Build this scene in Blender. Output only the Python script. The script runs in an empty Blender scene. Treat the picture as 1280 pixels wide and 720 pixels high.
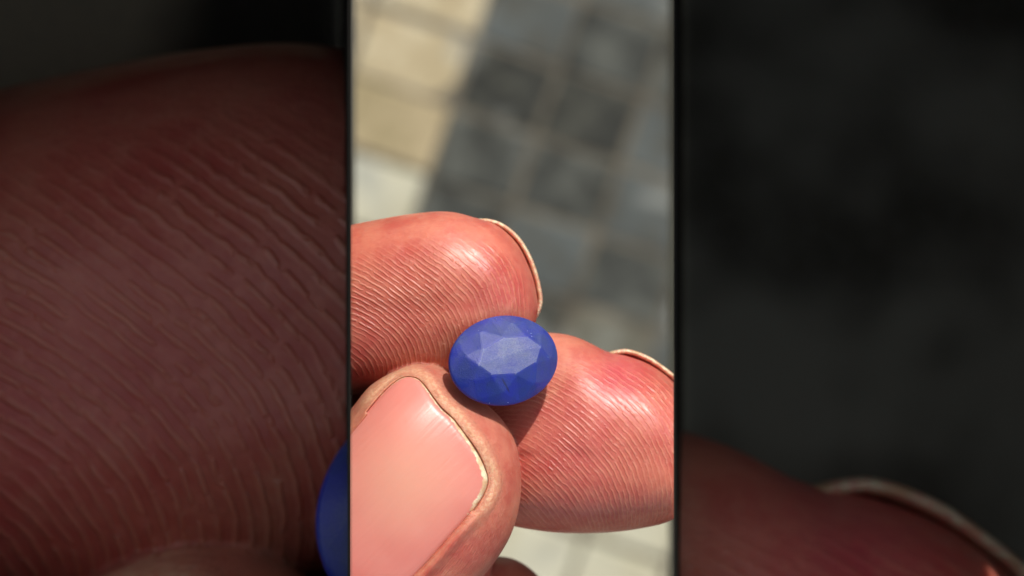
import bpy, bmesh, math, random
import numpy as np
from mathutils import Vector
from mathutils.bvhtree import BVHTree
from mathutils.kdtree import KDTree

random.seed(4)
SC = bpy.context.scene
COL = SC.collection

# ------------------------------------------------------------------ camera
CAM_Z = 1.65                 # the phone, held above the paving and looking straight down
FPX = 2333.0                 # focal length in photograph pixels (1280 wide)
cam = bpy.data.cameras.new('camera')
cam.sensor_width = 36.0
cam.lens = FPX / 1280 * 36
cam.clip_start = 0.01
cam.clip_end = 100
cam.dof.use_dof = True
cam.dof.focus_distance = 0.1485
cam.dof.aperture_fstop = 28
camo = bpy.data.objects.new('camera', cam)
camo.location = (0, 0, CAM_Z)
COL.objects.link(camo)
SC.camera = camo

# ------------------------------------------------------------------ sky and sun
SUN = Vector((0.24, 0.74, 0.63)).normalized()
w = bpy.data.worlds.new('World')
SC.world = w
w.use_nodes = True
nt = w.node_tree
sky = nt.nodes.new('ShaderNodeTexSky')
sky.sky_type = 'NISHITA'
sky.sun_disc = False
sky.sun_elevation = math.asin(SUN.z)
sky.sun_rotation = math.atan2(SUN.x, SUN.y)
bg = nt.nodes['Background']
bg.inputs[1].default_value = 0.15
hz = nt.nodes.new('ShaderNodeHueSaturation')      # thin bright haze: the blue of the sky is weak
hz.inputs['Saturation'].default_value = 0.35
nt.links.new(sky.outputs[0], hz.inputs['Color'])
nt.links.new(hz.outputs[0], bg.inputs[0])
sl = bpy.data.lights.new('sun', 'SUN')
sl.energy = 4.0
sl.angle = math.radians(0.6)
sl.color = (1.0, 0.94, 0.86)
so = bpy.data.objects.new('sun', sl)
so.location = (0.3, 0.8, 2.6)
so.rotation_euler = SUN.to_track_quat('Z', 'Y').to_euler()
COL.objects.link(so)
SC.view_settings.view_transform = 'Standard'
SC.view_settings.look = 'None'
SC.view_settings.gamma = 1
SC.view_settings.exposure = 0.0

# ------------------------------------------------------------------ helpers
def tag(o, label=None, cat=None, group=None, kind=None):
    if label: o['label'] = label
    if cat: o['category'] = cat
    if group: o['group'] = group
    if kind: o['kind'] = kind
    return o

def link(name, me, mat=None, parent=None, smooth=False):
    o = bpy.data.objects.new(name, me)
    COL.objects.link(o)
    if mat is not None and len(me.materials) == 0: me.materials.append(mat)
    if parent is not None: o.parent = parent
    if smooth: me.polygons.foreach_set('use_smooth', [True] * len(me.polygons))
    return o

def from_bm(name, bm, mat=None, parent=None, smooth=False):
    me = bpy.data.meshes.new(name)
    bm.to_mesh(me); bm.free()
    return link(name, me, mat, parent, smooth)

def empty(name, loc=(0, 0, 0)):
    o = bpy.data.objects.new(name, None)
    o.location = loc
    o.empty_display_size = 0.01
    COL.objects.link(o)
    return o

def lin(r, g, b):
    f = lambda c: ((c / 255 + 0.055) / 1.055) ** 2.4 if c > 10 else c / 255 / 12.92
    return (f(r), f(g), f(b), 1)

def catmull(P, n):
    """open Catmull-Rom through the rows of P, n samples, chord-length spaced on the first two columns"""
    P = np.asarray(P, float)
    d = np.r_[0, np.cumsum(np.hypot(*(np.diff(P[:, :2], axis=0).T)))]
    Q = np.vstack([2 * P[0] - P[1], P, 2 * P[-1] - P[-2]])
    out = []
    for s in np.linspace(0, d[-1] * 0.999999, n):
        i = int(np.searchsorted(d, s, side='right') - 1)
        i = min(i, len(P) - 2)
        t = (s - d[i]) / (d[i + 1] - d[i])
        p0, p1, p2, p3 = Q[i], Q[i + 1], Q[i + 2], Q[i + 3]
        out.append(0.5 * ((2 * p1) + (-p0 + p2) * t + (2 * p0 - 5 * p1 + 4 * p2 - p3) * t * t + (-p0 + 3 * p1 - 3 * p2 + p3) * t ** 3))
    return np.array(out)

# modelling space of the hand: millimetres, z = -distance from the camera plane.
# The measurements of the photograph (pixels) become millimetres at the distance of each outline.
def mm(px, py, dist):
    return ((px - 640) * dist / FPX, (360 - py) * dist / FPX)

def poly_sdf(P, poly):
    """signed distance (negative inside) of points P (n,2) to a closed polygon, and the nearest arc parameter 0..1"""
    A = poly; B = np.roll(poly, -1, axis=0)
    best = np.full(len(P), 1e9); par = np.zeros(len(P))
    inside = np.zeros(len(P), bool)
    n = len(A)
    for i in range(n):
        a, b = A[i], B[i]
        ab = b - a
        t = np.clip(((P - a) @ ab) / max(ab @ ab, 1e-9), 0, 1)
        q = a + t[:, None] * ab
        d = np.hypot(P[:, 0] - q[:, 0], P[:, 1] - q[:, 1])
        m = d < best
        best[m] = d[m]; par[m] = (i + t[m]) / n
        c = ((a[1] > P[:, 1]) != (b[1] > P[:, 1]))
        with np.errstate(divide='ignore', invalid='ignore'):
            xx = (b[0] - a[0]) * (P[:, 1] - a[1]) / (b[1] - a[1]) + a[0]
        inside ^= c & (P[:, 0] < xx)
    return np.where(inside, -best, best), par

def sstep(a, b, x):
    t = np.clip((x - a) / (b - a), 0, 1)
    return t * t * (3 - 2 * t)

# ------------------------------------------------------------------ material helpers
class NT:
    def __init__(s, name):
        s.m = bpy.data.materials.new(name); s.m.use_nodes = True
        s.t = s.m.node_tree; s.n = s.t.nodes; s.l = s.t.links
        s.b = s.n['Principled BSDF']
    def put(s, sock, v):
        if hasattr(v, 'links') or isinstance(v, bpy.types.NodeSocket): s.l.new(v, sock)
        else: sock.default_value = v
    def math(s, op, a, b=0.0, c=None, clamp=False):
        n = s.n.new('ShaderNodeMath'); n.operation = op; n.use_clamp = clamp
        s.put(n.inputs[0], a); s.put(n.inputs[1], b)
        if c is not None: s.put(n.inputs[2], c)
        return n.outputs[0]
    def ramp(s, v, a, b, lo=0.0, hi=1.0, smooth=True):
        n = s.n.new('ShaderNodeMapRange')
        if smooth: n.interpolation_type = 'SMOOTHSTEP'
        s.put(n.inputs[0], v)
        for i, x in enumerate((a, b, lo, hi)): s.put(n.inputs[i + 1], x)
        return n.outputs[0]
    def attr(s, name, out=2):
        n = s.n.new('ShaderNodeAttribute'); n.attribute_name = name
        return n.outputs[out]
    def noise(s, vec, scale, detail=3, rough=0.5, dist=0.0, out=0):
        n = s.n.new('ShaderNodeTexNoise')
        s.l.new(vec, n.inputs['Vector'])
        n.inputs['Scale'].default_value = scale; n.inputs['Detail'].default_value = detail
        n.inputs['Roughness'].default_value = rough; n.inputs['Distortion'].default_value = dist
        return n.outputs[out]
    def mix(s, f, a, b, mode='MIX'):
        n = s.n.new('ShaderNodeMix'); n.data_type = 'RGBA'; n.blend_type = mode
        s.put(n.inputs[0], f); s.put(n.inputs[6], a); s.put(n.inputs[7], b)
        return n.outputs[2]
    def stretch(s, vec, sc, rot=0.0):
        for r, q in (((0, 0, rot), (1, 1, 1)), ((0, 0, 0), sc)):
            n = s.n.new('ShaderNodeMapping')
            s.l.new(vec, n.inputs[0]); n.inputs[3].default_value = q; n.inputs[2].default_value = r
            vec = n.outputs[0]
        return vec
    def bump(s, h, dist, strength=1.0, normal=None):
        n = s.n.new('ShaderNodeBump')
        s.put(n.inputs['Height'], h); n.inputs['Strength'].default_value = strength
        n.inputs['Distance'].default_value = dist
        if normal is not None: s.l.new(normal, n.inputs['Normal'])
        return n.outputs[0]
    def object_coord(s):
        return s.n.new('ShaderNodeTexCoord').outputs['Object']

def skin_material(name, k):
    """k = size of the hand relative to life: relief and scattering depth grow with it"""
    M = NT(name)
    pix = M.attr('pix', 1)
    ph = M.attr('ridge_phase'); amp = M.attr('ridge_amp')
    red = M.attr('redness'); cal_light = M.attr('callus_highlight'); dirt = M.attr('dirt'); wr = M.attr('wrinkle')
    n1 = M.noise(pix, 0.035, 3, 0.55)
    n2 = M.noise(pix, 0.11, 2, 0.5)
    n3 = M.noise(pix, 0.016, 2, 0.5)
    p = M.math('ADD', ph, M.math('MULTIPLY', M.math('SUBTRACT', n1, 0.5), 6.0))
    p = M.math('ADD', p, M.math('MULTIPLY', M.math('SUBTRACT', n2, 0.5), 2.2))
    s = M.math('SINE', p)
    ridge = M.ramp(s, -0.1, 1.0)
    # interruptions, pores and creases in the ridges
    brk = M.noise(pix, 0.16, 3, 0.6)
    brk = M.ramp(brk, 0.37, 0.50, 0.08, 1.0)
    region = M.ramp(n3, 0.36, 0.56, 0.40, 1.0)
    a = M.math('MULTIPLY', M.math('MULTIPLY', amp, brk), region)
    ridge = M.math('MULTIPLY', ridge, a)
    # colour
    base = M.mix(M.ramp(M.noise(pix, 0.02, 4, 0.6), 0.35, 0.68), lin(208, 128, 102), lin(190, 94, 76))
    base = M.mix(red, base, lin(200, 76, 88))
    mott = M.ramp(M.noise(pix, 0.09, 4, 0.65), 0.40, 0.72)
    base = M.mix(M.math('MULTIPLY', mott, 0.22), base, lin(226, 160, 132))
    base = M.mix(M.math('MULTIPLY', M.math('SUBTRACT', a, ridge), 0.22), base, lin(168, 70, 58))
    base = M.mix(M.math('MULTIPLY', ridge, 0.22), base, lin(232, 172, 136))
    base = M.mix(cal_light, base, M.mix(M.ramp(M.noise(pix, 0.25, 3, 0.6), .4, .62), lin(214, 152, 120), lin(228, 182, 146)))
    speck = M.ramp(M.noise(pix, 0.35, 2, 0.7), 0.50, 0.62)
    base = M.mix(M.math('MULTIPLY', dirt, M.math('MULTIPLY_ADD', speck, 0.75, 0.05)), base, lin(128, 74, 48))
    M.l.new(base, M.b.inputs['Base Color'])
    rn = M.ramp(M.noise(pix, 0.05, 3, 0.6), 0.3, 0.7, 0.30, 0.44)
    M.l.new(rn, M.b.inputs['Roughness'])
    M.b.inputs['Specular IOR Level'].default_value = 0.42
    M.b.inputs['Coat Weight'].default_value = 0.12
    M.b.inputs['Coat Roughness'].default_value = 0.24
    M.b.inputs['Subsurface Weight'].default_value = 0.55
    M.b.inputs['Subsurface Radius'].default_value = (1.0, 0.32, 0.18)
    M.b.inputs['Subsurface Scale'].default_value = 0.0011 * k
    # relief
    grain = M.noise(pix, 0.45, 3, 0.6)
    h = M.math('MULTIPLY_ADD', grain, 0.34, ridge)
    wv = M.stretch(pix, (0.30, 0.035, 1), math.radians(-47))
    wn = M.noise(wv, 1.0, 4, 0.6, 0.4)
    h = M.math('ADD', h, M.math('MULTIPLY', wr, M.math('MULTIPLY', wn, 2.6)))
    lump = M.noise(pix, 0.045, 2, 0.5)
    h = M.math('ADD', h, M.math('MULTIPLY', lump, 1.2))
    nb = M.bump(h, 0.000050 * k)
    M.l.new(nb, M.b.inputs['Normal']); M.l.new(nb, M.b.inputs['Coat Normal'])
    return M.m

def nail_material(name, k):
    M = NT(name)
    pix = M.attr('pix', 1); free = M.attr('free_edge'); pale = M.attr('pale')
    st = M.stretch(pix, (0.16, 0.012, 1), math.radians(-45))
    streak = M.noise(st, 1.0, 3, 0.5)
    base = M.mix(M.ramp(streak, 0.35, 0.7, 0, 0.3), lin(218, 132, 122), lin(224, 144, 132))
    base = M.mix(M.ramp(M.noise(pix, 0.012, 1, 0.5), 0.42, 0.62, 0, 0.35), base, lin(206, 108, 102))
    base = M.mix(pale, base, lin(230, 168, 144))
    jag = M.noise(pix, 0.16, 3, 0.6)
    f = M.ramp(M.math('ADD', free, M.math('MULTIPLY', M.math('SUBTRACT', jag, 0.5), 1.1)), 0.42, 0.62)
    fc = M.mix(M.ramp(M.noise(pix, 0.07, 3, 0.6), 0.38, 0.64), lin(212, 172, 134), lin(238, 218, 184))
    base = M.mix(f, base, fc)
    M.l.new(base, M.b.inputs['Base Color'])
    M.b.inputs['Roughness'].default_value = 0.34
    M.b.inputs['Specular IOR Level'].default_value = 0.45
    M.b.inputs['Subsurface Weight'].default_value = 0.4
    M.b.inputs['Subsurface Radius'].default_value = (1.0, 0.4, 0.3)
    M.b.inputs['Subsurface Scale'].default_value = 0.0009 * k
    g = M.noise(pix, 0.3, 3, 0.6)
    h = M.math('ADD', M.math('MULTIPLY', streak, 0.8), M.math('MULTIPLY', M.math('MULTIPLY', f, g), 0.9))
    h = M.math('ADD', h, M.math('MULTIPLY', g, 0.10))
    M.l.new(M.bump(h, 0.00005 * k), M.b.inputs['Normal'])
    return M.m

def gem_material(name, k):
    M = NT(name)
    oc = M.stretch(M.object_coord(), (1000 / k,) * 3)          # millimetres of the life-size stone
    frost_sheen = M.attr('frost_sheen')
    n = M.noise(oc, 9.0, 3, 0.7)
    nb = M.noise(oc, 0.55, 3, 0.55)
    f = M.math('MULTIPLY', frost_sheen, M.ramp(nb, 0.30, 0.62, 0.6, 1.0))
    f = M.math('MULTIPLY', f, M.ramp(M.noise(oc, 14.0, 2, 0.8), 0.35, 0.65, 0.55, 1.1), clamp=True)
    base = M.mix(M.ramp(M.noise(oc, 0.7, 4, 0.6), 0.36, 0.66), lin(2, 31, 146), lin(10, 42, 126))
    base = M.mix(f, base, lin(138, 146, 172))  # pale surface bloom, with sun sheen painted into the colour
    tiny = M.ramp(M.noise(oc, 5.5, 1, 0.5), 0.79, 0.82)
    base = M.mix(tiny, base, lin(205, 215, 245))
    dark = M.ramp(M.noise(M.stretch(oc, (2.4, 0.7, 1), 0.2), 1.3, 3, 0.7), 0.66, 0.74)
    base = M.mix(M.math('MULTIPLY', dark, 0.55), base, lin(22, 26, 84))
    sp = M.n.new('ShaderNodeSeparateXYZ'); M.l.new(oc, sp.inputs[0])
    lx = M.math('ABSOLUTE', M.math('ADD', M.math('ADD', sp.outputs[0], M.math('MULTIPLY', sp.outputs[1], 0.28)), M.math('MULTIPLY_ADD', nb, 0.5, 1.35)))
    ly = M.math('ABSOLUTE', M.math('ADD', sp.outputs[1], 2.0))
    flaw = M.math('MULTIPLY', M.ramp(lx, 0.03, 0.10, 1, 0), M.ramp(ly, 0.35, 0.7, 1, 0))
    base = M.mix(M.math('MULTIPLY', flaw, 0.7), base, lin(16, 18, 60))
    M.l.new(base, M.b.inputs['Base Color'])
    M.b.inputs['Roughness'].default_value = 0.46
    M.b.inputs['Specular IOR Level'].default_value = 0.5
    M.b.inputs['IOR'].default_value = 1.55
    M.b.inputs['Subsurface Weight'].default_value = 0.85
    M.b.inputs['Subsurface Radius'].default_value = (0.15, 0.3, 1.0)
    M.b.inputs['Subsurface Scale'].default_value = 0.0021 * k
    h = M.math('ADD', M.math('MULTIPLY', n, 1.0), M.math('MULTIPLY', M.noise(oc, 2.2, 3, 0.6), 0.6))
    M.l.new(M.bump(h, 0.000030 * k), M.b.inputs['Normal'])
    return M.m

# ------------------------------------------------------------------ the hand, modelled once in millimetres
def inflate(rows, n=150, m=28, expo=2.15):
    """rows: outline x,y, spine x,y (pixels), outline distance, front height, back height (mm). Closed mesh."""
    R = catmull(rows, n)
    V = []; F = []
    th = np.linspace(0, math.pi / 2, m)
    def side(sign):
        idx = []
        for r in R:
            bx, by, cx, cy, d, hf, hb = r
            row = []
            for j, t in enumerate(th):
                c, s = math.cos(t) ** (2 / expo), math.sin(t) ** (2 / expo)
                px, py = cx + (bx - cx) * c, cy + (by - cy) * c
                hgt = (hf if sign > 0 else hb) * s
                dd = d - sign * hgt
                # outline measured at distance d; keep the millimetre size while bulging
                x, y = mm(px, py, d)
                row.append(len(V)); V.append((x, y, -dd))
            idx.append(row)
        return idx
    fr, bk = side(1), side(-1)
    for S, flip in ((fr, False), (bk, True)):
        for i in range(len(S) - 1):
            for j in range(m - 1):
                q = (S[i][j], S[i + 1][j], S[i + 1][j + 1], S[i][j + 1])
                F.append(q[::-1] if flip else q)
    for i in range(len(fr) - 1):
        F.append((fr[i][0], bk[i][0], bk[i + 1][0], fr[i + 1][0]))
    # bridge the crests of the two flanks, front and back
    N = len(fr)
    for i in range(N // 2):
        k = N - 1 - i
        if k - i <= 1: break
        F.append((fr[i][-1], fr[i + 1][-1], fr[k - 1][-1], fr[k][-1]))
        F.append((bk[k][-1], bk[k - 1][-1], bk[i + 1][-1], bk[i][-1]))
    # one cap over the open (proximal) end
    loop = [fr[0][j] for j in range(m)] + [fr[-1][j] for j in range(m - 1, -1, -1)] + [bk[-1][j] for j in range(m)] + [bk[0][j] for j in range(m - 1, -1, -1)]
    pts = np.array([V[v] for v in loop]); c = len(V); V.append(tuple(pts.mean(0)))
    for u in range(len(loop)):
        F.append((loop[u], loop[(u + 1) % len(loop)], c))
    return np.array(V), F

D0 = 156.5
index_rows = [
 (400, 291, 400, 386, 157.5, 6.6, 6), (438, 281.5, 438, 380, 157, 6.6, 6), (470, 275, 472, 374, 156.6, 6.6, 6),
 (510, 268, 510, 370, 156.2, 6.5, 6), (545, 264.5, 545, 367, 156, 6.5, 6), (568, 265.5, 562, 365, 156, 6.5, 6),
 (590, 271, 576, 364, 156, 6.4, 5.5), (620, 281, 588, 364, 156, 6.3, 5.5), (645, 303, 597, 366, 156, 6.3, 5),
 (661, 333, 602, 370, 156, 6.2, 5), (670, 362, 603, 375, 156, 6.2, 5), (672, 392, 602, 380, 156, 6.2, 5),
 (660, 422, 596, 384, 156, 6.2, 5), (630, 447, 585, 388, 156, 6.3, 5.5), (590, 466, 565, 390, 156, 6.4, 5.5),
 (540, 480, 535, 390, 156.2, 6.5, 6), (490, 488, 490, 388, 156.6, 6.6, 6), (438, 494, 438, 388, 157, 6.6, 6),
 (400, 497, 400, 392, 157.5, 6.6, 6)]
middle_rows = [
 (566, 452, 590, 566, 159.5, 5.0, 5), (606, 428, 615, 560, 159.2, 5.6, 5.5), (650, 416, 652, 553, 158.6, 6.4, 6),
 (697, 416.5, 697, 550, 158.2, 6.8, 6), (722, 422, 726, 550, 158, 7.0, 6), (742, 431, 748, 551, 158, 7.1, 6),
 (758, 439, 766, 553, 158, 7.1, 6), (785, 445, 788, 556, 158, 7.1, 6), (815, 457, 806, 559, 158, 7.1, 6),
 (842, 478, 820, 564, 158, 7.0, 6), (868, 512, 830, 569, 158, 7.0, 6), (880, 560, 834, 573, 158, 7.0, 6),
 (872, 608, 830, 576, 158, 7.0, 6), (842, 646, 818, 577, 158, 7.1, 6), (795, 660, 792, 574, 158, 7.1, 6),
 (745, 665, 745, 568, 158, 7.0, 6), (700, 665, 700, 564, 158.2, 6.8, 6), (664, 661, 664, 560, 158.5, 6.4, 6),
 (630, 654, 632, 560, 159, 5.8, 5.5), (590, 640, 600, 565, 159.5, 5.0, 5)]
thumb_rows = [
 (290, 665, 350, 785, 150.5, 6.6, 6), (330, 622, 388, 745, 150.5, 6.6, 6),
 (366, 585, 425, 705, 150.5, 6.6, 6), (405, 545, 450, 676, 150.5, 6.6, 6), (438, 512, 474, 648, 150.5, 6.6, 6), (463, 482, 500, 618, 150.6, 6.5, 6),
 (496, 463, 524, 592, 150.8, 6.3, 6), (531, 456, 541, 576, 151, 6.2, 6), (557, 464, 550, 570, 151, 6.1, 5.5),
 (580, 484, 557, 570, 151, 6.1, 5.5), (605, 503, 561, 573, 151, 6.1, 5.5), (628, 525, 562, 578, 150.8, 6.2, 5.5),
 (644, 553, 560, 585, 150.8, 6.2, 5.5), (651, 588, 556, 595, 150.7, 6.3, 5.5), (650, 627, 550, 606, 150.6, 6.4, 6),
 (640, 665, 534, 628, 150.5, 6.5, 6), (622, 697, 514, 655, 150.5, 6.6, 6), (600, 725, 492, 684, 150.5, 6.6, 6),
 (560, 775, 455, 730, 150.5, 6.6, 6), (515, 830, 418, 775, 150.5, 6.6, 6), (460, 890, 370, 830, 150.5, 6.6, 6)]
ring_rows = [(540, 730, 570, 770, 168, 4, 4), (575, 705, 592, 762, 168, 4.5, 4), (620, 696, 622, 760, 168, 4.8, 4),
 (652, 704, 644, 760, 168, 4.8, 4), (680, 730, 656, 764, 168, 4.8, 4), (690, 765, 660, 772, 168, 4.8, 4),
 (676, 800, 654, 780, 168, 4.6, 4), (640, 822, 634, 786, 168, 4.5, 4), (580, 820, 590, 786, 168, 4.2, 4)]
palm_rows = [(400, 470, 470, 600, 165, 5, 5), (470, 440, 510, 590, 165, 6, 5), (560, 440, 560, 580, 165, 6, 5), (620, 500, 585, 590, 165, 6, 5),
 (640, 580, 590, 600, 165, 6, 5), (625, 650, 585, 620, 165, 6, 5), (600, 740, 560, 660, 165, 6, 5), (500, 780, 500, 680, 165, 5, 5), (400, 760, 460, 660, 165, 5, 5)]

pieces = {'index': index_rows, 'middle': middle_rows, 'thumb': thumb_rows, 'ring': ring_rows, 'palm': palm_rows}
srcV, srcF, srcId = [], [], []
raw = {}
for fi, (nm, rows) in enumerate(pieces.items()):
    V, F = inflate(rows)
    raw[nm] = (V, F)

# union of the five volumes -> one continuous skin
def voxel_union(parts, size):
    outs = []
    for V, F in parts:
        me = bpy.data.meshes.new('tmp'); me.from_pydata([tuple(v) for v in V], [], F); me.update()
        bm = bmesh.new(); bm.from_mesh(me)
        bmesh.ops.remove_doubles(bm, verts=bm.verts, dist=0.004)
        bmesh.ops.dissolve_degenerate(bm, edges=bm.edges, dist=0.001)
        bmesh.ops.recalc_face_normals(bm, faces=bm.faces)
        bm.to_mesh(me); bm.free()
        outs.append(me)
    big = bmesh.new()
    for me in outs: big.from_mesh(me)
    me = bpy.data.meshes.new('union'); big.to_mesh(me); big.free()
    o = bpy.data.objects.new('union', me); COL.objects.link(o)
    md = o.modifiers.new('r', 'REMESH'); md.mode = 'VOXEL'; md.voxel_size = size; md.adaptivity = 0
    dg = bpy.context.evaluated_depsgraph_get()
    ev = o.evaluated_get(dg).to_mesh()
    V = np.empty(len(ev.vertices) * 3); ev.vertices.foreach_get('co', V); V = V.reshape(-1, 3)
    F = [tuple(p.vertices) for p in ev.polygons]
    o.evaluated_get(dg).to_mesh_clear()
    bpy.data.objects.remove(o)
    for m_ in outs: bpy.data.meshes.remove(m_)
    return V, F

HV, HF = voxel_union(raw.values(), 0.13)
# relax the voxel steps
E = set()
for f in HF:
    for a, b in zip(f, f[1:] + f[:1]): E.add((a, b) if a < b else (b, a))
E = np.array(list(E))
deg = np.bincount(E.ravel(), minlength=len(HV))[:, None].astype(float)
def relax(V, it, lam=0.5):
    for _ in range(it):
        S = np.zeros_like(V)
        for c in range(3):
            S[:, c] = np.bincount(E[:, 0], V[E[:, 1], c], len(V)) + np.bincount(E[:, 1], V[E[:, 0], c], len(V))
        V = V + lam * (S / deg - V)
    return V
HV = relax(HV, 6)

# which finger each vertex belongs to
kd = KDTree(sum(len(v[0]) for v in raw.values()))
ids = []
for fi, nm in enumerate(raw):
    for v in raw[nm][0]:
        kd.insert(v, len(ids)); ids.append(fi)
kd.balance()
ids = np.array(ids)
fid = np.array([ids[kd.find(v)[1]] for v in HV])
names = list(raw)
gq = np.array(mm(629.5, 450.5, 148.6) + (-148.6,))
dq = HV - gq
PX = np.c_[640 + HV[:, 0] * FPX / 156.0, 360 - HV[:, 1] * FPX / 156.0]   # flat picture-like coordinates on the hand
PXT = np.c_[640 + HV[:, 0] * FPX / -HV[:, 2], 360 - HV[:, 1] * FPX / -HV[:, 2]]

# --- ridge flow: polynomial phase whose gradient follows the ridges read off the photograph
def fit_phase(samples, spacing, deg_=5):
    S = np.array(samples, float)
    x0, y0 = S[:, 0].mean(), S[:, 1].mean(); sc = 100.0
    x, y = (S[:, 0] - x0) / sc, (S[:, 1] - y0) / sc
    mono = [(i, j) for i in range(deg_ + 1) for j in range(deg_ + 1 - i) if i + j > 0]
    rows = []; rhs = []
    k = 2 * math.pi / spacing * sc
    for xx, yy, a in zip(x, y, S[:, 2]):
        a = math.radians(a)
        nx, ny = math.sin(a), -math.cos(a)         # normal of a ridge running down to the right
        rows.append([i * xx ** max(i - 1, 0) * yy ** j for i, j in mono]); rhs.append(nx * k)
        rows.append([j * xx ** i * yy ** max(j - 1, 0) for i, j in mono]); rhs.append(ny * k)
    A = np.array(rows, float); b = np.array(rhs)
    reg = np.diag([0.003 * (i + j) ** 2.2 for i, j in mono])
    co = np.linalg.lstsq(np.vstack([A, reg]), np.r_[b, np.zeros(len(mono))], rcond=None)[0]
    def ev(P):
        X, Y = (P[:, 0] - x0) / sc, (P[:, 1] - y0) / sc
        return sum(c * X ** i * Y ** j for c, (i, j) in zip(co, mono))
    return ev
c1 = lambda x, y, a: (438 + x / 3.168, 240 + y / 3.168, a)
c2 = lambda x, y, a: (438 + x / 2.666, 450 + y / 2.666, a)
c6 = lambda x, y, a: c1(x / 2, 380 + y / 2, a)
c5 = lambda x, y, a: c1(x / 2, 20 + y / 2, a)
idx_s = [c1(*q) for q in [(430,400,50),(450,200,34),(520,260,40),(570,320,50),(620,350,66),(650,230,60),(690,300,78),(690,400,92),(600,180,42),(500,150,25),
  (450,300,38),(720,350,86),(540,430,66),(600,450,82),(300,120,20),(420,500,62)]]
idx_s += [c6(*q) for q in [(100,180,28),(300,150,34),(500,150,40),(700,130,46),(150,300,28),(300,330,42),(450,350,52),(600,350,58),(700,300,54),(220,460,48),
  (350,450,56),(480,430,66),(560,400,66),(640,430,74),(700,370,64),(0,230,12),(40,350,14),(250,500,62),(100,440,25),(800,250,62),(820,100,52),(400,560,76)]]
idx_s += [c5(*q) for q in [(300,500,42),(500,550,42),(700,600,40),(600,420,28),(800,470,28),(100,600,26),(430,420,34),(150,420,22)]]
mid_s = [c2(*q) for q in [(650,200,35),(800,200,48),(870,280,54),(640,350,36),(760,260,46),(840,380,58),(720,500,52),(760,560,60),(850,520,76),
  (950,300,70),(1000,200,58),(1040,400,88),(940,480,88),(1030,520,100),(600,300,32),(620,480,46),(700,120,32),(850,100,34),(650,420,42),
  (1040,100,50),(930,80,40),(540,420,36),(700,300,42),(1100,300,84),(900,180,50)]]
phase = np.zeros(len(HV)); amp = np.zeros(len(HV))
pi_, pm_ = fit_phase(idx_s, 6.1), fit_phase(mid_s, 6.1)
isI, isM, isT = fid == 0, fid == 1, fid == 2
phase[isI] = pi_(PX[isI]); phase[isM] = pm_(PX[isM])
front = HV[:, 2]
X, Y = PXT[:, 0], PXT[:, 1]
sI, _ = poly_sdf(PXT, catmull([r[:2] for r in index_rows], 80))
sM, _ = poly_sdf(PXT, catmull([r[:2] for r in middle_rows], 80))
top_i = (Y - 280) - (438 - X) * 0.0
amp[isI] = (sstep(-4, -26, sI) * sstep(285, 330, Y + (X < 540) * (540 - X) * -0.25))[isI]
amp[isI & (Y > 470)] *= 0.3
amp[isM] = (0.35 + 0.65 * sstep(0, -12, sM))[isM]
# smooth skin beside the nail on the upper right of the middle finger
amp[isM] *= (sstep(440, 490, Y - (X - 740) * 0.10))[isM]
amp *= np.where(isI | isM, 1, 0)
wr = np.zeros(len(HV)); wr[isT] = 1.0; wr[fid == 3] = .5
wr[isM] = (1 - sstep(440, 490, Y))[isM] * 0.5
wr[isI] = (1 - sstep(290, 330, Y))[isI] * 0.25

def blob(cx, cy, r, a): return a * np.exp(-((X - cx) ** 2 + (Y - cy) ** 2) / (r * r))
red = 0.08 + blob(775, 468, 40, .7) + blob(640, 380, 50, .35) * isI + blob(610, 320, 70, .15) * isI + blob(500, 330, 80, .12) * isI + blob(720, 560, 80, .45) * isM \
    + blob(475, 430, 60, .3) * isI + blob(590, 690, 40, .15) + blob(840, 520, 40, .35) * isM
red = np.clip(red, 0, 1)

# --- thumb nail bed, folds and groove
nail_ctrl = [(360, 628), (400, 583), (438, 541), (461, 512), (478, 492), (492, 479), (505, 472), (519, 473), (529, 481), (538, 493), (551, 510), (566, 524), (582, 545),
             (595, 563), (605, 584), (609.5, 603), (602, 623), (586, 646), (562, 673), (531, 708), (500, 740), (470, 775)]
NP = catmull(nail_ctrl, 150)
NP = np.vstack([NP, [NP[-1] + (NP[0] - NP[-1]) * t for t in np.linspace(0, 1, 26)[1:-1]]])      # proximal end, out of the picture
sd, par = poly_sdf(PXT, NP)
par = par * 174 / 150
thumb_front = isT & (HV[:, 2] > -151.2)
vary = 0.55 + 0.25 * np.sin(par * 61 + 1) + 0.2 * np.sin(par * 137) 
tip_zone = sstep(0.20, 0.28, par) * (1 - sstep(0.66, 0.74, par))          # along the free edge
side_r = sstep(0.66, 0.72, par)
side_l = 1 - sstep(0.16, 0.24, par)
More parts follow.
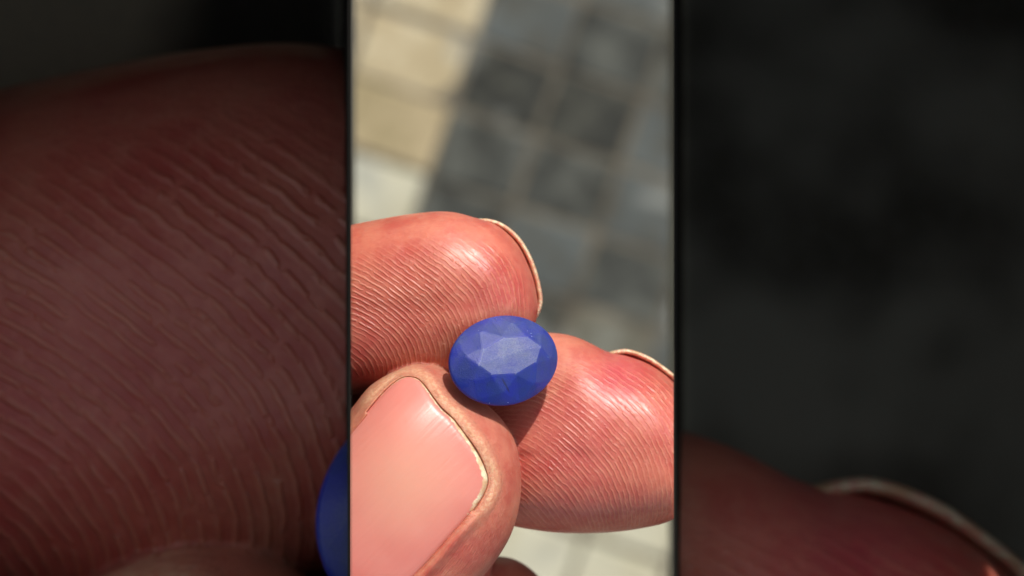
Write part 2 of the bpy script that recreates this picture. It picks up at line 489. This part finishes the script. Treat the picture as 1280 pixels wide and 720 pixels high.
# undeformed thumb surface for the nail to follow
tv, tf = raw['thumb']
bvh_thumb = BVHTree.FromPolygons([tuple(v) for v in tv], tf)
dz = np.zeros(len(HV))
dz -= 1.3 * np.where(tip_zone > 0.5, sstep(2.0, -3.0, sd), sstep(-1.0, -6.0, sd)) + 1.5 * sstep(-14, -26, sd)
dz -= tip_zone * vary * 0.17 * np.exp(-((sd - 4.5) / 3.0) ** 2)
dz += tip_zone * 0.12 * np.exp(-((sd - 14.0) / 6.0) ** 2)
dz -= tip_zone * 0.05 * np.exp(-((sd - 20.0) / 3.0) ** 2)
dz += side_r * (sd > -2) * 0.34 * np.exp(-((sd - 7.0) / 6.5) ** 2)
dz += side_l * (sd > -2) * 0.30 * np.exp(-((sd - 6.0) / 5.0) ** 2)
HV[:, 2] += np.where(thumb_front, dz, 0)
cal_light = np.where(thumb_front, tip_zone * (0.9 * np.exp(-((sd - 9) / 8.0) ** 2)) + side_l * (sd > 0) * 0.55 * np.exp(-((sd - 7) / 9.0) ** 2)
               + side_r * 0.25 * np.exp(-((sd - 2) / 2.0) ** 2), 0)  # hard pale skin plus a highlight streak painted along the thumb tip
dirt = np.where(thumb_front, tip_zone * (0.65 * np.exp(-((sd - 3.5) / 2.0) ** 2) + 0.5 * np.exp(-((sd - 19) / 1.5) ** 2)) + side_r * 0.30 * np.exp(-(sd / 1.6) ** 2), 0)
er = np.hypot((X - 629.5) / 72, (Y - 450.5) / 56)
cal_light = cal_light + 0.18 * np.exp(-((er - 1.10) / 0.10) ** 2) * (HV[:, 2] > -154.5)
cal_light = np.clip(cal_light, 0, 1); dirt = np.clip(dirt, 0, 1) * np.clip(vary * 1.4, 0, 1)

# --- radial cut planes (side faces of the frame) : through the camera, vertical in the picture
def add_attr(me, name, arr, kind='FLOAT'):
    a = me.attributes.new(name, kind, 'POINT')
    if kind == 'FLOAT': a.data.foreach_set('value', np.asarray(arr, np.float32))
    else: a.data.foreach_set('vector', np.asarray(arr, np.float32).ravel())

hand_me = bpy.data.meshes.new('hand_source')
hand_me.from_pydata([tuple(v) for v in HV], [], HF)
for nm, arr in (('ridge_phase', phase), ('ridge_amp', amp), ('redness', red), ('callus_highlight', cal_light), ('dirt', dirt), ('wrinkle', wr)):
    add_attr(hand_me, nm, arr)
add_attr(hand_me, 'pix', np.c_[PX, HV[:, 2] * 15], 'FLOAT_VECTOR')
hand_me.update()

# --- nails
def shell_attrs(me, pix, free, pale):
    add_attr(me, 'pix', pix, 'FLOAT_VECTOR'); add_attr(me, 'free_edge', free); add_attr(me, 'pale', pale)

def make_thumb_nail():
    c = np.array((500.0, 610.0)); n = len(NP)
    S = [0.0, .12, .24, .36, .48, .58, .67, .75, .81, .86, .90, .93, .955, .975, .99, 1.0]
    V, F, pix, free, pale = [], [], [], [], []
    fe_d, _ = None, None
    P = []
    for s in S:
        for q in NP: P.append(c + (q - c) * s)
    P = np.array(P)
    sdn, parn = poly_sdf(P, NP); parn = parn * 174 / 150
    tz = sstep(0.24, 0.30, parn) * (1 - sstep(0.68, 0.74, parn))
    def hgt(p):
        # surface of the thumb under this picture point
        d = Vector(((p[0] - 640) / FPX, (360 - p[1]) / FPX, -1)).normalized()
        h = bvh_thumb.ray_cast(Vector((0, 0, 0)), d)
        return h[0] if h[0] is not None else None
    hs = [hgt(p) for p in P]
    hit = np.array([i for i, h in enumerate(hs) if h is not None])
    def mono(x, y):
        x = (x - 500) / 100; y = (y - 610) / 100
        return np.stack([x ** i * y ** j for i in range(5) for j in range(5 - i)], -1)
    A = mono(P[hit, 0], P[hit, 1]); zz = np.array([hs[i].z for i in hit])
    coef = np.linalg.lstsq(A, zz, rcond=None)[0]
    zfit = mono(P[:, 0], P[:, 1]) @ coef
    for i, p in enumerate(P):
        t_ = -zfit[i]
        h = Vector(((p[0] - 640) * t_ / FPX, (360 - p[1]) * t_ / FPX, zfit[i]))
        e = max(0.0, -sdn[i])
        z = h.z - 0.10 - (0.42 * tz[i] + 0.24 * (1 - tz[i])) * math.exp(-e / 2.2) + tz[i] * 0.16 * math.exp(-e / 9)
        V.append((h.x, h.y, z)); pix.append((p[0], p[1], 0))
        wdt = 2.0 + 4.2 * float(sstep(0.45, 0.64, parn[i]))
        free.append(float(tz[i]) * (0.55 + 0.45 * float(sstep(0.34, 0.50, parn[i]))) * (1 - sstep(0.0, wdt * 2, e)))
        side = float(1 - sstep(0.02, 0.2, parn[i]))
        pale.append(0.75 * math.exp(-((p[0] - 505) ** 2 + (p[1] - 600) ** 2) / 75 ** 2))
    m = len(S)
    for j in range(m - 1):
        for i in range(n - 1):
            F.append((j * n + i, (j + 1) * n + i, (j + 1) * n + i + 1, j * n + i + 1))
        F.append((j * n + n - 1, (j + 1) * n + n - 1, (j + 1) * n, j * n))
    # the underside, 0.6 mm below, and the rim between the two
    tot = len(V); top = list(F)
    for i in range(tot):
        v = V[i]; V.append((v[0], v[1], v[2] - 0.6)); pix.append(pix[i]); free.append(free[i]); pale.append(pale[i])
    F += [tuple(q + tot for q in f[::-1]) for f in top]
    base = (m - 1) * n
    for i in range(n):
        j = (i + 1) % n
        F.append((base + i, tot + base + i, tot + base + j, base + j))
    me = bpy.data.meshes.new('thumb_nail'); me.from_pydata(V, [], F)
    shell_attrs(me, pix, free, pale)
    bm = bmesh.new(); bm.from_mesh(me)
    bmesh.ops.remove_doubles(bm, verts=bm.verts, dist=0.0005)
    bmesh.ops.recalc_face_normals(bm, faces=bm.faces)
    bm.to_mesh(me); bm.free()
    return me

def make_rim_nail(ctrl, inward=26, thick=0.45):
    """nail seen edge on behind a fingertip: ctrl rows x, y, distance, visible width"""
    C = catmull(ctrl, 70)
    V, F, pix, free, pale = [], [], [], [], []
    T = np.gradient(C[:, :2], axis=0); T /= np.hypot(T[:, 0], T[:, 1])[:, None]
    N = np.c_[-T[:, 1], T[:, 0]]          # points into the finger (outline runs clockwise in picture)
    prof = [(0.2, 0.0), (-1.0, 0.35), (0.5, 0.75), (4, 1.6), (10, 2.8), (inward, 4.4), (inward, 4.4 - thick * 1.5), (10, 2.2), (6, 0.9), (4.5, 0.15), (1.6, -0.12)]
    k = len(prof)
    for i, r in enumerate(C):
        f = min(1, 6 * min(i, len(C) - 1 - i) / len(C) + 0.05)
        for (inn, back) in prof:
            q = r[:2] + N[i] * (inn + (1 - f) * 5)
            d = r[2] + back
            x, y = mm(q[0], q[1], r[2])
            V.append((x, y, -d)); pix.append((q[0], q[1], back)); free.append(0.55); pale.append(1)
    for i in range(len(C) - 1):
        for j in range(k):
            a = i * k + j; b = i * k + (j + 1) % k
            F.append((a, b, b + k, a + k))
    F.append(tuple(range(k))[::-1]); F.append(tuple((len(C) - 1) * k + j for j in range(k)))
    me = bpy.data.meshes.new('rim_nail'); me.from_pydata(V, [], F)
    shell_attrs(me, pix, free, pale)
    bm = bmesh.new(); bm.from_mesh(me); bmesh.ops.recalc_face_normals(bm, faces=bm.faces); bm.to_mesh(me); bm.free()
    return me

thumb_nail_me = make_thumb_nail()
index_nail_me = make_rim_nail([(578, 270, 155.6, 5), (600, 272.5, 155.4, 5), (625, 278.5, 155.3, 6), (646, 294, 155.3, 7), (661, 316, 155.3, 7), (671, 341, 155.3, 6),
                               (677, 368, 155.4, 5), (677, 388, 155.6, 4), (671, 406, 156, 3)])
middle_nail_me = make_rim_nail([(752, 440, 157.6, 4), (768, 437, 157.3, 5), (790, 438.5, 157.1, 6), (812, 447, 157, 7), (830, 459, 157, 8), (846, 472, 157, 8),
                                (862, 490, 157, 8), (876, 514, 157, 7), (884, 545, 157.2, 6)])

# --- gemstone in millimetres, girdle plane z = 0
def make_gem():
    a, b = 4.62, 3.42
    tr, mr = 0.54, 0.80
    bm = bmesh.new()
    fl = bm.faces.layers.float.new('frost_sheen')  # worn bloom plus painted sun sheen, paler on table and upper-right facets
    ht, hm = 1.45, 0.95
    N = 64; s = N // 8
    V = lambda x, y, z: bm.verts.new((x, y, z))
    P = lambda r, ang, z: V(a * r * math.cos(ang), b * r * math.sin(ang), z)
    def face(vs, f):
        q = bm.faces.new(vs); q[fl] = f
    T = [V(a * .60 * math.cos(t), b * .42 * math.sin(t), ht) for t in [math.tau * k / 8 + .02 for k in range(8)]]
    Mi = [P(mr, math.tau * (k + .5) / 8, hm) for k in range(8)]
    G = [P(1, math.tau * k / N, 0.16) for k in range(N)]
    H = [P(1, math.tau * k / N, -0.16) for k in range(N)]
    L = [P(.62, math.tau * (k + .5) / 8, -1.5) for k in range(8)]
    cu = V(0, 0, -2.7)
    for k, dz_ in ((5, .06), (6, .11), (7, .09)): T[k].co.z -= dz_
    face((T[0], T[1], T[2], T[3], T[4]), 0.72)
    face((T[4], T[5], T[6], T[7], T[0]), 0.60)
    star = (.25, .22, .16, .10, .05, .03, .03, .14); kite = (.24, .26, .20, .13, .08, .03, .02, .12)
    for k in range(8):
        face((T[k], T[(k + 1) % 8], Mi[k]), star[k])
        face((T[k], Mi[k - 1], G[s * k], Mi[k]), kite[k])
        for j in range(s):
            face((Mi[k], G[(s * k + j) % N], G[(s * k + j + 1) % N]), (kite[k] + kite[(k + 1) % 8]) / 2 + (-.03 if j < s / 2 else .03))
            face((L[k], H[(s * k + j + 1) % N], H[(s * k + j) % N]), 0.03)
        face((L[k - 1], L[k], H[s * k]), 0.03)
        face((L[k], L[k - 1], cu), 0.03)
    for j in range(N):
        face((G[j], H[j], H[(j + 1) % N], G[(j + 1) % N]), 0.06)
    bmesh.ops.recalc_face_normals(bm, faces=bm.faces)
    # worn facet edges
    ed = [e for e in bm.edges if len(e.link_faces) == 2 and e.calc_face_angle() > math.radians(2.0)]
    bmesh.ops.bevel(bm, geom=ed, offset=0.11, segments=3, profile=0.5, affect='EDGES', clamp_overlap=True)
    bmesh.ops.triangulate(bm, faces=[f for f in bm.faces if len(f.verts) > 4])
    me = bpy.data.meshes.new('gemstone'); bm.to_mesh(me); bm.free()
    for p in me.polygons: p.use_smooth = abs(p.normal.z) < 0.25
    return me
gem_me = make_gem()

# ------------------------------------------------------------------ placing the hand at a given size and depth
# life size: millimetres -> metres below the camera.  Enlarged copies are ordinary scaled objects standing deeper.
def clipped(me_src, planes, k, dist, pivot=(640, 360), piv_d=156.0, cap=True):
    """copy of a millimetre mesh, moved so that `pivot` (of the life-size hand) lies on the camera axis, sized k, its outline
    plane `dist` below the camera (metres), then trimmed by planes (point, normal to the outside)."""
    bm = bmesh.new(); bm.from_mesh(me_src)
    px, py = mm(pivot[0], pivot[1], piv_d)
    for v in bm.verts:
        x, y, z = v.co
        v.co = ((x - px) * k / 1000, (y - py) * k / 1000, CAM_Z - dist + (z + piv_d) * k / 1000)
    for f in bm.faces: f.smooth = True
    for (co, no) in planes:
        r = bmesh.ops.bisect_plane(bm, geom=bm.verts[:] + bm.edges[:] + bm.faces[:], dist=1e-8, plane_co=co, plane_no=no, clear_outer=True)
        if cap:
            ce = [e for e in r['geom_cut'] if isinstance(e, bmesh.types.BMEdge) and e.is_valid and e.is_boundary]
            if ce:
                for f in bmesh.ops.holes_fill(bm, edges=ce, sides=0)['faces']: f.smooth = False      # flat end where the piece stops
    me = bpy.data.meshes.new(me_src.name.replace('_source', ''))
    bm.to_mesh(me); bm.free()
    return me

def side_plane(px, outward, shift=0.0):
    """plane through the camera containing the picture column px"""
    t = (px - 640) / FPX
    n = Vector((1, 0, t)).normalized() * outward          # x = t * depth, depth = CAM_Z - z
    return (Vector((shift, 0, CAM_Z)), n)

LX, RX = 438.0, 842.0
skin1 = skin_material('skin', 1.0); nail1 = nail_material('nail', 1.0); gemm1 = gem_material('frosted_sapphire', 1.0)

def build_hand(planes, k, dist, skin, nailm, nails, label, cat='hand', group=None):
    o = link('hand', clipped(hand_me, planes, k, dist), skin)
    tag(o, label, cat, group)
    for me, lab in nails:
        m = clipped(me, [(p_ + q_ * (0.0 if i_ < 2 and k == 1 else 0), q_) for i_, (p_, q_) in enumerate(planes)], k, dist, cap=False)
        if len(m.vertices) == 0: continue
        p = link('fingernail', m, nailm, o)
        if lab: p['label'] = lab
    return o

# life-size hand in the sun, trimmed where the picture of it ends
P1 = [side_plane(LX, -1), side_plane(RX, 1)]
hand = build_hand(P1, 1.0, 0.156, skin1, nail1,
    [(thumb_nail_me, 'pink thumb nail with a ragged yellow white free edge'), (index_nail_me, 'thin cream nail edge curving round the index fingertip'),
     (middle_nail_me, 'cream nail edge on the upper right of the middle fingertip')],
    'sunlit hand in the middle pinching the blue stone between thumb and two ridged fingertips')

def place_gem(me, k, dist, mat, label, pivot=(640, 360)):
    o = bpy.data.objects.new('gemstone', me.copy())
    COL.objects.link(o)
    o.data.materials.clear(); o.data.materials.append(mat)
    gd = 148.6
    gx, gy = mm(629.5, 450.5, gd)
    px, py = mm(pivot[0], pivot[1], 156.0)
    near = 1.0 if k == 1 else 1 - (156.0 - gd) * k / 1000 / dist     # the big stone is nearer, so smaller and closer in
    o.location = ((gx - px) * k * near / 1000, (gy - py) * k * near / 1000, CAM_Z - dist + (156.0 - gd) * k / 1000)
    nrm = Vector((0.36, 0.30, 0.88)).normalized()
    q = nrm.to_track_quat('Z', 'X')
    # long axis: in the stone's plane, along the picture direction 17 degrees above horizontal
    ax = Vector((math.cos(math.radians(20)), math.sin(math.radians(20)), 0))
    ax = (ax - nrm * ax.dot(nrm)).normalized(); ay = nrm.cross(ax)
    from mathutils import Matrix
    R = Matrix((ax, ay, nrm)).transposed()
    o.rotation_euler = R.to_euler()
    s = 0.001 * k * near
    o.scale = (s * 1.03, s * 1.06, s)
    return tag(o, label, 'gemstone')
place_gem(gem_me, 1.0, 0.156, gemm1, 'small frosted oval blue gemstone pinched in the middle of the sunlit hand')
# object coordinates of the stone are millimetres already
for m_ in (gemm1,):
    for n_ in m_.node_tree.nodes:
        if n_.type == 'MAPPING' and abs(n_.inputs[3].default_value[0] - 1000) < 1: n_.inputs[3].default_value = (1, 1, 1)

# ------------------------------------------------------------------ made-up bays left and right, added to keep the sun off the enlarged view
def box_bm(bm, pts):
    v = [bm.verts.new(p) for p in pts]      # 8 corners: bottom 4 then top 4
    for f in ((0, 3, 2, 1), (4, 5, 6, 7), (0, 1, 5, 4), (1, 2, 6, 5), (2, 3, 7, 6), (3, 0, 4, 7)):
        bm.faces.new([v[i] for i in f])
    bmesh.ops.recalc_face_normals(bm, faces=bm.faces)

def board_material(name, ca, cb):
    M = NT(name)
    oc = M.object_coord()
    n = M.noise(oc, 60, 4, 0.6)
    M.l.new(M.mix(n, ca, cb), M.b.inputs['Base Color'])
    M.b.inputs['Roughness'].default_value = 0.85
    M.b.inputs['Specular IOR Level'].default_value = 0.0
    M.l.new(M.bump(M.noise(oc, 900, 3, 0.6), 0.00005), M.b.inputs['Normal'])
    return M.m
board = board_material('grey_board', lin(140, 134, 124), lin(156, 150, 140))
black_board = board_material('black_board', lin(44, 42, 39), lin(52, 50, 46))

def slab_material(name, dark_a, dark_b, light=None, edge=0.0, soft=0.01):
    """dark stone with soft mottling; with `light` the stone is pale beyond object x = edge"""
    M = NT(name)
    oc = M.object_coord()
    n = M.noise(oc, 34, 2, 0.5)
    base = M.mix(M.ramp(n, 0.36, 0.62), dark_a, dark_b)
    if light is not None:
        sep = M.n.new('ShaderNodeSeparateXYZ'); M.l.new(oc, sep.inputs[0])
        x = M.math('ADD', sep.outputs[0], M.math('MULTIPLY', M.math('SUBTRACT', n, 0.5), 0.012))
        x = M.math('SUBTRACT', x, M.math('MULTIPLY', sep.outputs[1], 0.3))
        base = M.mix(M.ramp(x, edge - soft, edge + soft), light, base)
    n2 = M.noise(oc, 420, 3, 0.6)
    base = M.mix(M.ramp(n2, 0.45, 0.7, 0, 0.08), base, lin(150, 150, 140))
    M.l.new(base, M.b.inputs['Base Color'])
    M.b.inputs['Roughness'].default_value = 0.8
    M.l.new(M.bump(n2, 0.0003), M.b.inputs['Normal'])
    return M.m
DEP0, DEP1 = 0.1600, 0.2400
FLARE = 0.0010                # the inner panels open outwards a little towards the back
YB, YT = -0.150, 0.115         # bay floor / roof height at the back (picture y, metres)
def shade_bay(sign, label):
    """sign -1: left of the hand, +1: right. Open towards the camera."""
    root = empty('added_shade_box', (sign * 0.03, 0, CAM_Z - DEP1))  # added box that shades its contents
    tag(root, label, 'box', 'added shade boxes beside the sunlit hand')
    ti = abs((LX if sign < 0 else RX) - 640) / FPX
    to = 1000.0 / FPX
    g = 0.00002
    def put(name, pts, mat):
        bm = bmesh.new(); box_bm(bm, pts)
        o = from_bm(name, bm, mat, root)
        o.matrix_parent_inverse = root.matrix_world.inverted()
        o.location = (0, 0, 0)
        me = o.data
        for v in me.vertices: v.co -= Vector(root.location)
        o.matrix_parent_inverse.identity()
        return o
    def corner(x, y, dep): return (sign * x, y, CAM_Z - dep)
    def yl(dep, up):                                            # taper of roof and floor
        return (0.0275 + (dep - DEP0) * 0.24) if up else -(0.0275 + (dep - DEP0) * 0.30)
    def wall(name, x0f, x0b, x1f, x1b, y0f, y0b, y1f, y1b, d0=DEP0, d1=DEP1, mat=board):
        # cross-section rectangle at the front (depth d0) and back (d1)
        return put(name, [corner(x0b, y0b, d1), corner(x1b, y0b, d1), corner(x1b, y1b, d1), corner(x0b, y1b, d1),
                          corner(x0f, y0f, d0), corner(x1f, y0f, d0), corner(x1f, y1f, d0), corner(x0f, y1f, d0)], mat)
    w0, w1 = ti * DEP0, ti * DEP1 + FLARE
    o0, o1 = to * DEP0, to * DEP1
    h = 0.028 if sign > 0 else 0.039                                                    # unseen overhang added ahead of the roof to block the sun
    yt0, yt1, yb0, yb1 = yl(DEP0, 1), yl(DEP1, 1), yl(DEP0, 0), yl(DEP1, 0)
    wall('shade_divider', w0 + g, w1 + g, w0 + g + 0.00006, w1 + g + 0.0003, yb0, yb1, yt0, yt1, mat=black_board)
    if sign < 0: wall('shade_divider', ti * 0.121 + g, w0 + g, ti * .121 + g + .00005, w0 + g + .00006, yb0, yb0, yt0, yt0, 0.121, DEP0 - .00002, mat=black_board)
    wall('shade_side', o0, o1, o0 + 0.002, o1 + 0.002, yb0, yb1, yt0, yt1)
    wall('shade_roof', w0 + g, w1 + g, o0 + 0.002, o1 + 0.002, yt0 + .0001, yt1 + .0001, yt0 + 0.002, yt1 + 0.002)
    wall('shade_back', w1 + g, w1 + g, o1 + 0.002, o1 + 0.002, yb1 - .002, yb1 - .002, yt1 + .002, yt1 + .002, DEP1 + 0.0121, DEP1 + 0.014)
    wall('shade_floor', w0 + g, w1 + g, o0 + 0.002, o1 + 0.002, yb0 - 0.002, yb1 - .002, yb0 - .0001, yb1 - .0001, mat=black_board)
    hf = ti * (DEP0 - h) + g if sign < 0 else w0 + g
    wall('shade_hood', hf, w0 + g, o0 + 0.002, o0 + 0.002, yt0 + 0.0001, yt0 + .0001, yt0 + .0015, yt0 + .0015, DEP0 - h, DEP0 - 0.00005)
    return root, put, corner, (w1, o1, yb1, yt1)

bl = shade_bay(-1, 'added shade box left of the sunlit hand, holding the largest dim fingertip')
br = shade_bay(1, 'added shade box right of the sunlit hand, mostly dim dark stone')

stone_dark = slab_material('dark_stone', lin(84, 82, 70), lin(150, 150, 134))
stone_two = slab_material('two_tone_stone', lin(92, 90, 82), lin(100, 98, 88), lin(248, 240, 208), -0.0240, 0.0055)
def slabs(b, cuts, mats):
    root, put, corner, (w1, o1, y0, y1) = b
    for (x0, x1, ya, yb2, dd), m in zip(cuts, mats):
        put('stone_slab', [corner(x0, ya, DEP1 + 0.012), corner(x1, ya, DEP1 + 0.012), corner(x1, yb2, DEP1 + 0.012), corner(x0, yb2, DEP1 + 0.012),
                       corner(x0 + .001, ya + .001, DEP1 + dd), corner(x1 - .001, ya + .001, DEP1 + dd), corner(x1 - .001, yb2 - .001, DEP1 + dd), corner(x0 + .001, yb2 - .001, DEP1 + dd)], m)
w1, o1 = bl[3][0], bl[3][1]
yb_, yt_ = bl[3][2], bl[3][3]
kx = DEP1 / FPX
xs = lambda X: abs(X - 640) * kx
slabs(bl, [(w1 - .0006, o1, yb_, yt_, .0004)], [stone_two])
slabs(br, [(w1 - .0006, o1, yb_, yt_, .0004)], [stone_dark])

# enlarged hand pieces inside the bays
KD = 0.205
KK = 3.168 * KD / 0.156
skin2 = skin_material('skin_enlarged', KK); nail2 = nail_material('nail_enlarged', KK); gemm2 = gem_material('frosted_sapphire_enlarged', 1.0)
for n_ in gemm2.node_tree.nodes:
    if n_.type == 'MAPPING' and abs(n_.inputs[3].default_value[0] - 1000) < 1: n_.inputs[3].default_value = (1, 1, 1)
gemm2.node_tree.nodes['Principled BSDF'].inputs['Subsurface Scale'].default_value = 0.0015 * KK
gap = 0.00012
low = (Vector((0, -(0.0275 + 0.02 * .3 - .001), CAM_Z - 0.18)), Vector((0, -1, -0.30)).normalized())
outp = lambda s: (Vector((s * 1000 / FPX * DEP0, 0, CAM_Z - DEP0)) - Vector((s * .0003, 0, 0)), Vector((s, 0, 1000 / FPX)).normalized())
low = (Vector((0, -0.0272, CAM_Z - DEP0)), Vector((0, -1, 0.30)).normalized())
def inner_plane(sign):
    t = abs((LX if sign < 0 else RX) - 640) / FPX
    p0 = Vector((sign * (t * DEP0 + gap), 0, CAM_Z - DEP0)); p1 = Vector((sign * (t * DEP1 + FLARE + gap), 0, CAM_Z - DEP1))
    d = (p1 - p0).normalized(); n = d.cross(Vector((0, 1, 0)))
    if n.x * sign > 0: n = -n
    return (p0, n.normalized())
PL = [inner_plane(-1), outp(-1), low]
PR = [inner_plane(1), outp(1), low]
build_hand(PL, KK, KD, skin2, nail2, [(thumb_nail_me, None)], 'much larger dim hand filling the left, dark ridged fingertip above a thumb tip', group=None)
build_hand(PR, KK, KD, skin2, nail2, [(middle_nail_me, None)], 'much larger dim finger low at the right, with a pale nail edge against dark stone')
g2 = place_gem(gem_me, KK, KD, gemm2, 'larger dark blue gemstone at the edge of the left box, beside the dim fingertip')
# trim the enlarged stone at the inner panel, keeping its own coordinates
bm = bmesh.new(); bm.from_mesh(g2.data)
bpy.context.view_layer.update()
mi = g2.matrix_world.inverted()
co, no = inner_plane(-1)
no_l = (g2.matrix_world.transposed().to_3x3() @ no).normalized()
for (c_, n_) in ((co, no), low):
    nl = (g2.matrix_world.transposed().to_3x3() @ n_).normalized()
    r = bmesh.ops.bisect_plane(bm, geom=bm.verts[:] + bm.edges[:] + bm.faces[:], dist=1e-6, plane_co=mi @ c_, plane_no=nl, clear_outer=True)
    ce = [e for e in r['geom_cut'] if isinstance(e, bmesh.types.BMEdge) and e.is_valid and e.is_boundary]
    if ce: bmesh.ops.holes_fill(bm, edges=ce, sides=0)
bm.to_mesh(g2.data); bm.free()

# ------------------------------------------------------------------ the paving below
def paver_material(name, c0, c1, stain, amount, scale=1.0):
    M = NT(name)
    tc = M.n.new('ShaderNodeTexCoord')
    gi = M.n.new('ShaderNodeObjectInfo')
    add = M.n.new('ShaderNodeVectorMath'); add.operation = 'ADD'
    M.l.new(tc.outputs['Object'], add.inputs[0]); M.l.new(gi.outputs['Location'], add.inputs[1])
    v = add.outputs[0]
    n = M.noise(v, 16 * scale, 4, 0.55)
    base = M.mix(M.ramp(n, 0.32, 0.68), c0, c1)
    n2 = M.noise(v, 26 * scale, 3, 0.6)
    base = M.mix(M.ramp(n2, 0.46, 0.62, 0, amount), base, stain)
    base = M.mix(M.ramp(M.noise(v, 9 * scale, 3, 0.6, 0.5), 0.55, 0.64, 0, 0.6), base, lin(150, 152, 144))
    n3 = M.noise(v, 500, 3, 0.6)
    base = M.mix(M.ramp(n3, 0.4, 0.7, 0, 0.25), base, lin(60, 58, 52))
    M.l.new(base, M.b.inputs['Base Color'])
    M.b.inputs['Roughness'].default_value = 0.8
    M.b.inputs['Specular IOR Level'].default_value = 0.3
    M.l.new(M.bump(n3, 0.0006), M.b.inputs['Normal'])
    return M.m
pm = {
 'tan': paver_material('tan_paver', lin(150, 136, 100), lin(168, 152, 118), lin(190, 172, 136), 0.7),
 'sand': paver_material('sand_paver', lin(168, 152, 116), lin(184, 168, 134), lin(204, 192, 160), 0.7),
 'cream': paver_material('cream_paver', lin(186, 182, 158), lin(200, 196, 172), lin(176, 168, 138), 0.5),
 'dark': paver_material('dark_paver', lin(48, 49, 44), lin(66, 68, 63), lin(96, 98, 90), 0.7),
 'black': paver_material('blackish_paver', lin(36, 37, 32), lin(52, 53, 48), lin(82, 82, 72), 0.6),
 'grey': paver_material('grey_paver', lin(76, 80, 77), lin(92, 97, 94), lin(70, 66, 54), 0.6),
 'pale': paver_material('pale_grey_paver', lin(98, 100, 88), lin(114, 114, 102), lin(86, 78, 62), 0.6),
}
ground_mat = paver_material('joint_sand', lin(88, 84, 72), lin(116, 108, 92), lin(70, 62, 50), 0.7)
GZ = 0.0
bm = bmesh.new()
bmesh.ops.create_grid(bm, x_segments=2, y_segments=2, size=20)
ground = from_bm('ground', bm, ground_mat)
ground.location = (0, 0, GZ)
tag(ground, 'sandy ground under the paving stones', kind='structure')
paving = empty('pavement', (0, 0, GZ - 0.0106))
tag(paving, 'worn tan and charcoal paving stones lying far below the hand', kind='structure')
gs = CAM_Z / FPX                       # metres on the ground per picture pixel
ang = math.radians(-19)
ex = Vector((math.cos(ang), math.sin(ang)))       # along a course: down to the right in the picture
ey = Vector((-math.sin(ang), math.cos(ang)))      # up the boundary
org = Vector(((565.5 - 640) * gs, (360 - 135) * gs))       # a point on the tan / charcoal boundary
cw, ch = 0.078, 0.0640
def paver_mesh(wd, hg, seed):
    r = random.Random(seed)
    bm = bmesh.new()
    x, y = wd / 2 - 0.0014, hg / 2 - 0.0014
    box_bm(bm, [(-x, -y, 0), (x, -y, 0), (x, y, 0), (-x, y, 0)] + [(-x + r.uniform(0, .002), -y + r.uniform(0, .002), .012), (x - r.uniform(0, .002), -y + r.uniform(0, .002), .012),
                                                                   (x - r.uniform(0, .002), y - r.uniform(0, .002), .012), (-x + r.uniform(0, .002), y - r.uniform(0, .002), .012)])
    ed = [e for e in bm.edges if all(v.co.z > 0.006 for v in e.verts)]
    bmesh.ops.bevel(bm, geom=ed, offset=0.002, segments=1, affect='EDGES')
    me = bpy.data.meshes.new('paver'); bm.to_mesh(me); bm.free()
    return me
protos = {}
def pick(px, py, i):
    if i < 0:
        if py > 560: return 'cream'
        if py > 205: return 'cream'
        if px < 480 and py < 120: return 'sand'
        return random.choice(['tan', 'sand', 'tan']) if py > 70 else 'sand'
    if py > 640: return 'cream'
    if py > 560: return random.choice(['pale', 'cream'])
    if py > 420 and px > 640: return random.choice(['pale', 'grey', 'pale'])
    if py > 310 and px > 660: return random.choice(['pale', 'grey', 'grey', 'dark'])
    if py < 60 and px > 700: return 'grey'
    if px > 745: return random.choice(['grey', 'dark', 'grey', 'pale'])
    return random.choice(['black', 'dark', 'black', 'dark', 'grey'])
for j in range(-11, 8):
    off = 0.5 * cw if j % 2 else 0.12 * cw
    off *= 0.55
    for i in range(-8, 11):
        # the boundary course keeps a straight edge: half stones close it
        if i >= 0: x = i * cw + (cw * 0.5)
        else: x = (i + 1) * cw * 1.25 - cw * 0.625
        y = (j + .5) * ch
        wd = cw if i >= 0 else cw * 1.25
        if i >= 0: x += off * 0 ; 
        c = org + ex * x + ey * y
        px, py = 640 + c.x / gs, 360 - c.y / gs
        kind = pick(px, py, i)
        key = (kind, random.randrange(3), i >= 0)
        if key not in protos:
            me = paver_mesh(wd, ch, hash(key[1]) + 7); me.materials.append(pm[kind]); protos[key] = me
        o = bpy.data.objects.new('paver', protos[key])
        COL.objects.link(o); o.parent = paving
        o.location = (c.x, c.y, random.uniform(-0.001, 0.001))
        o.rotation_euler = (random.uniform(-.012, .012), random.uniform(-.012, .012), ang + random.uniform(-.035, .035))

bpy.data.meshes.remove(hand_me)
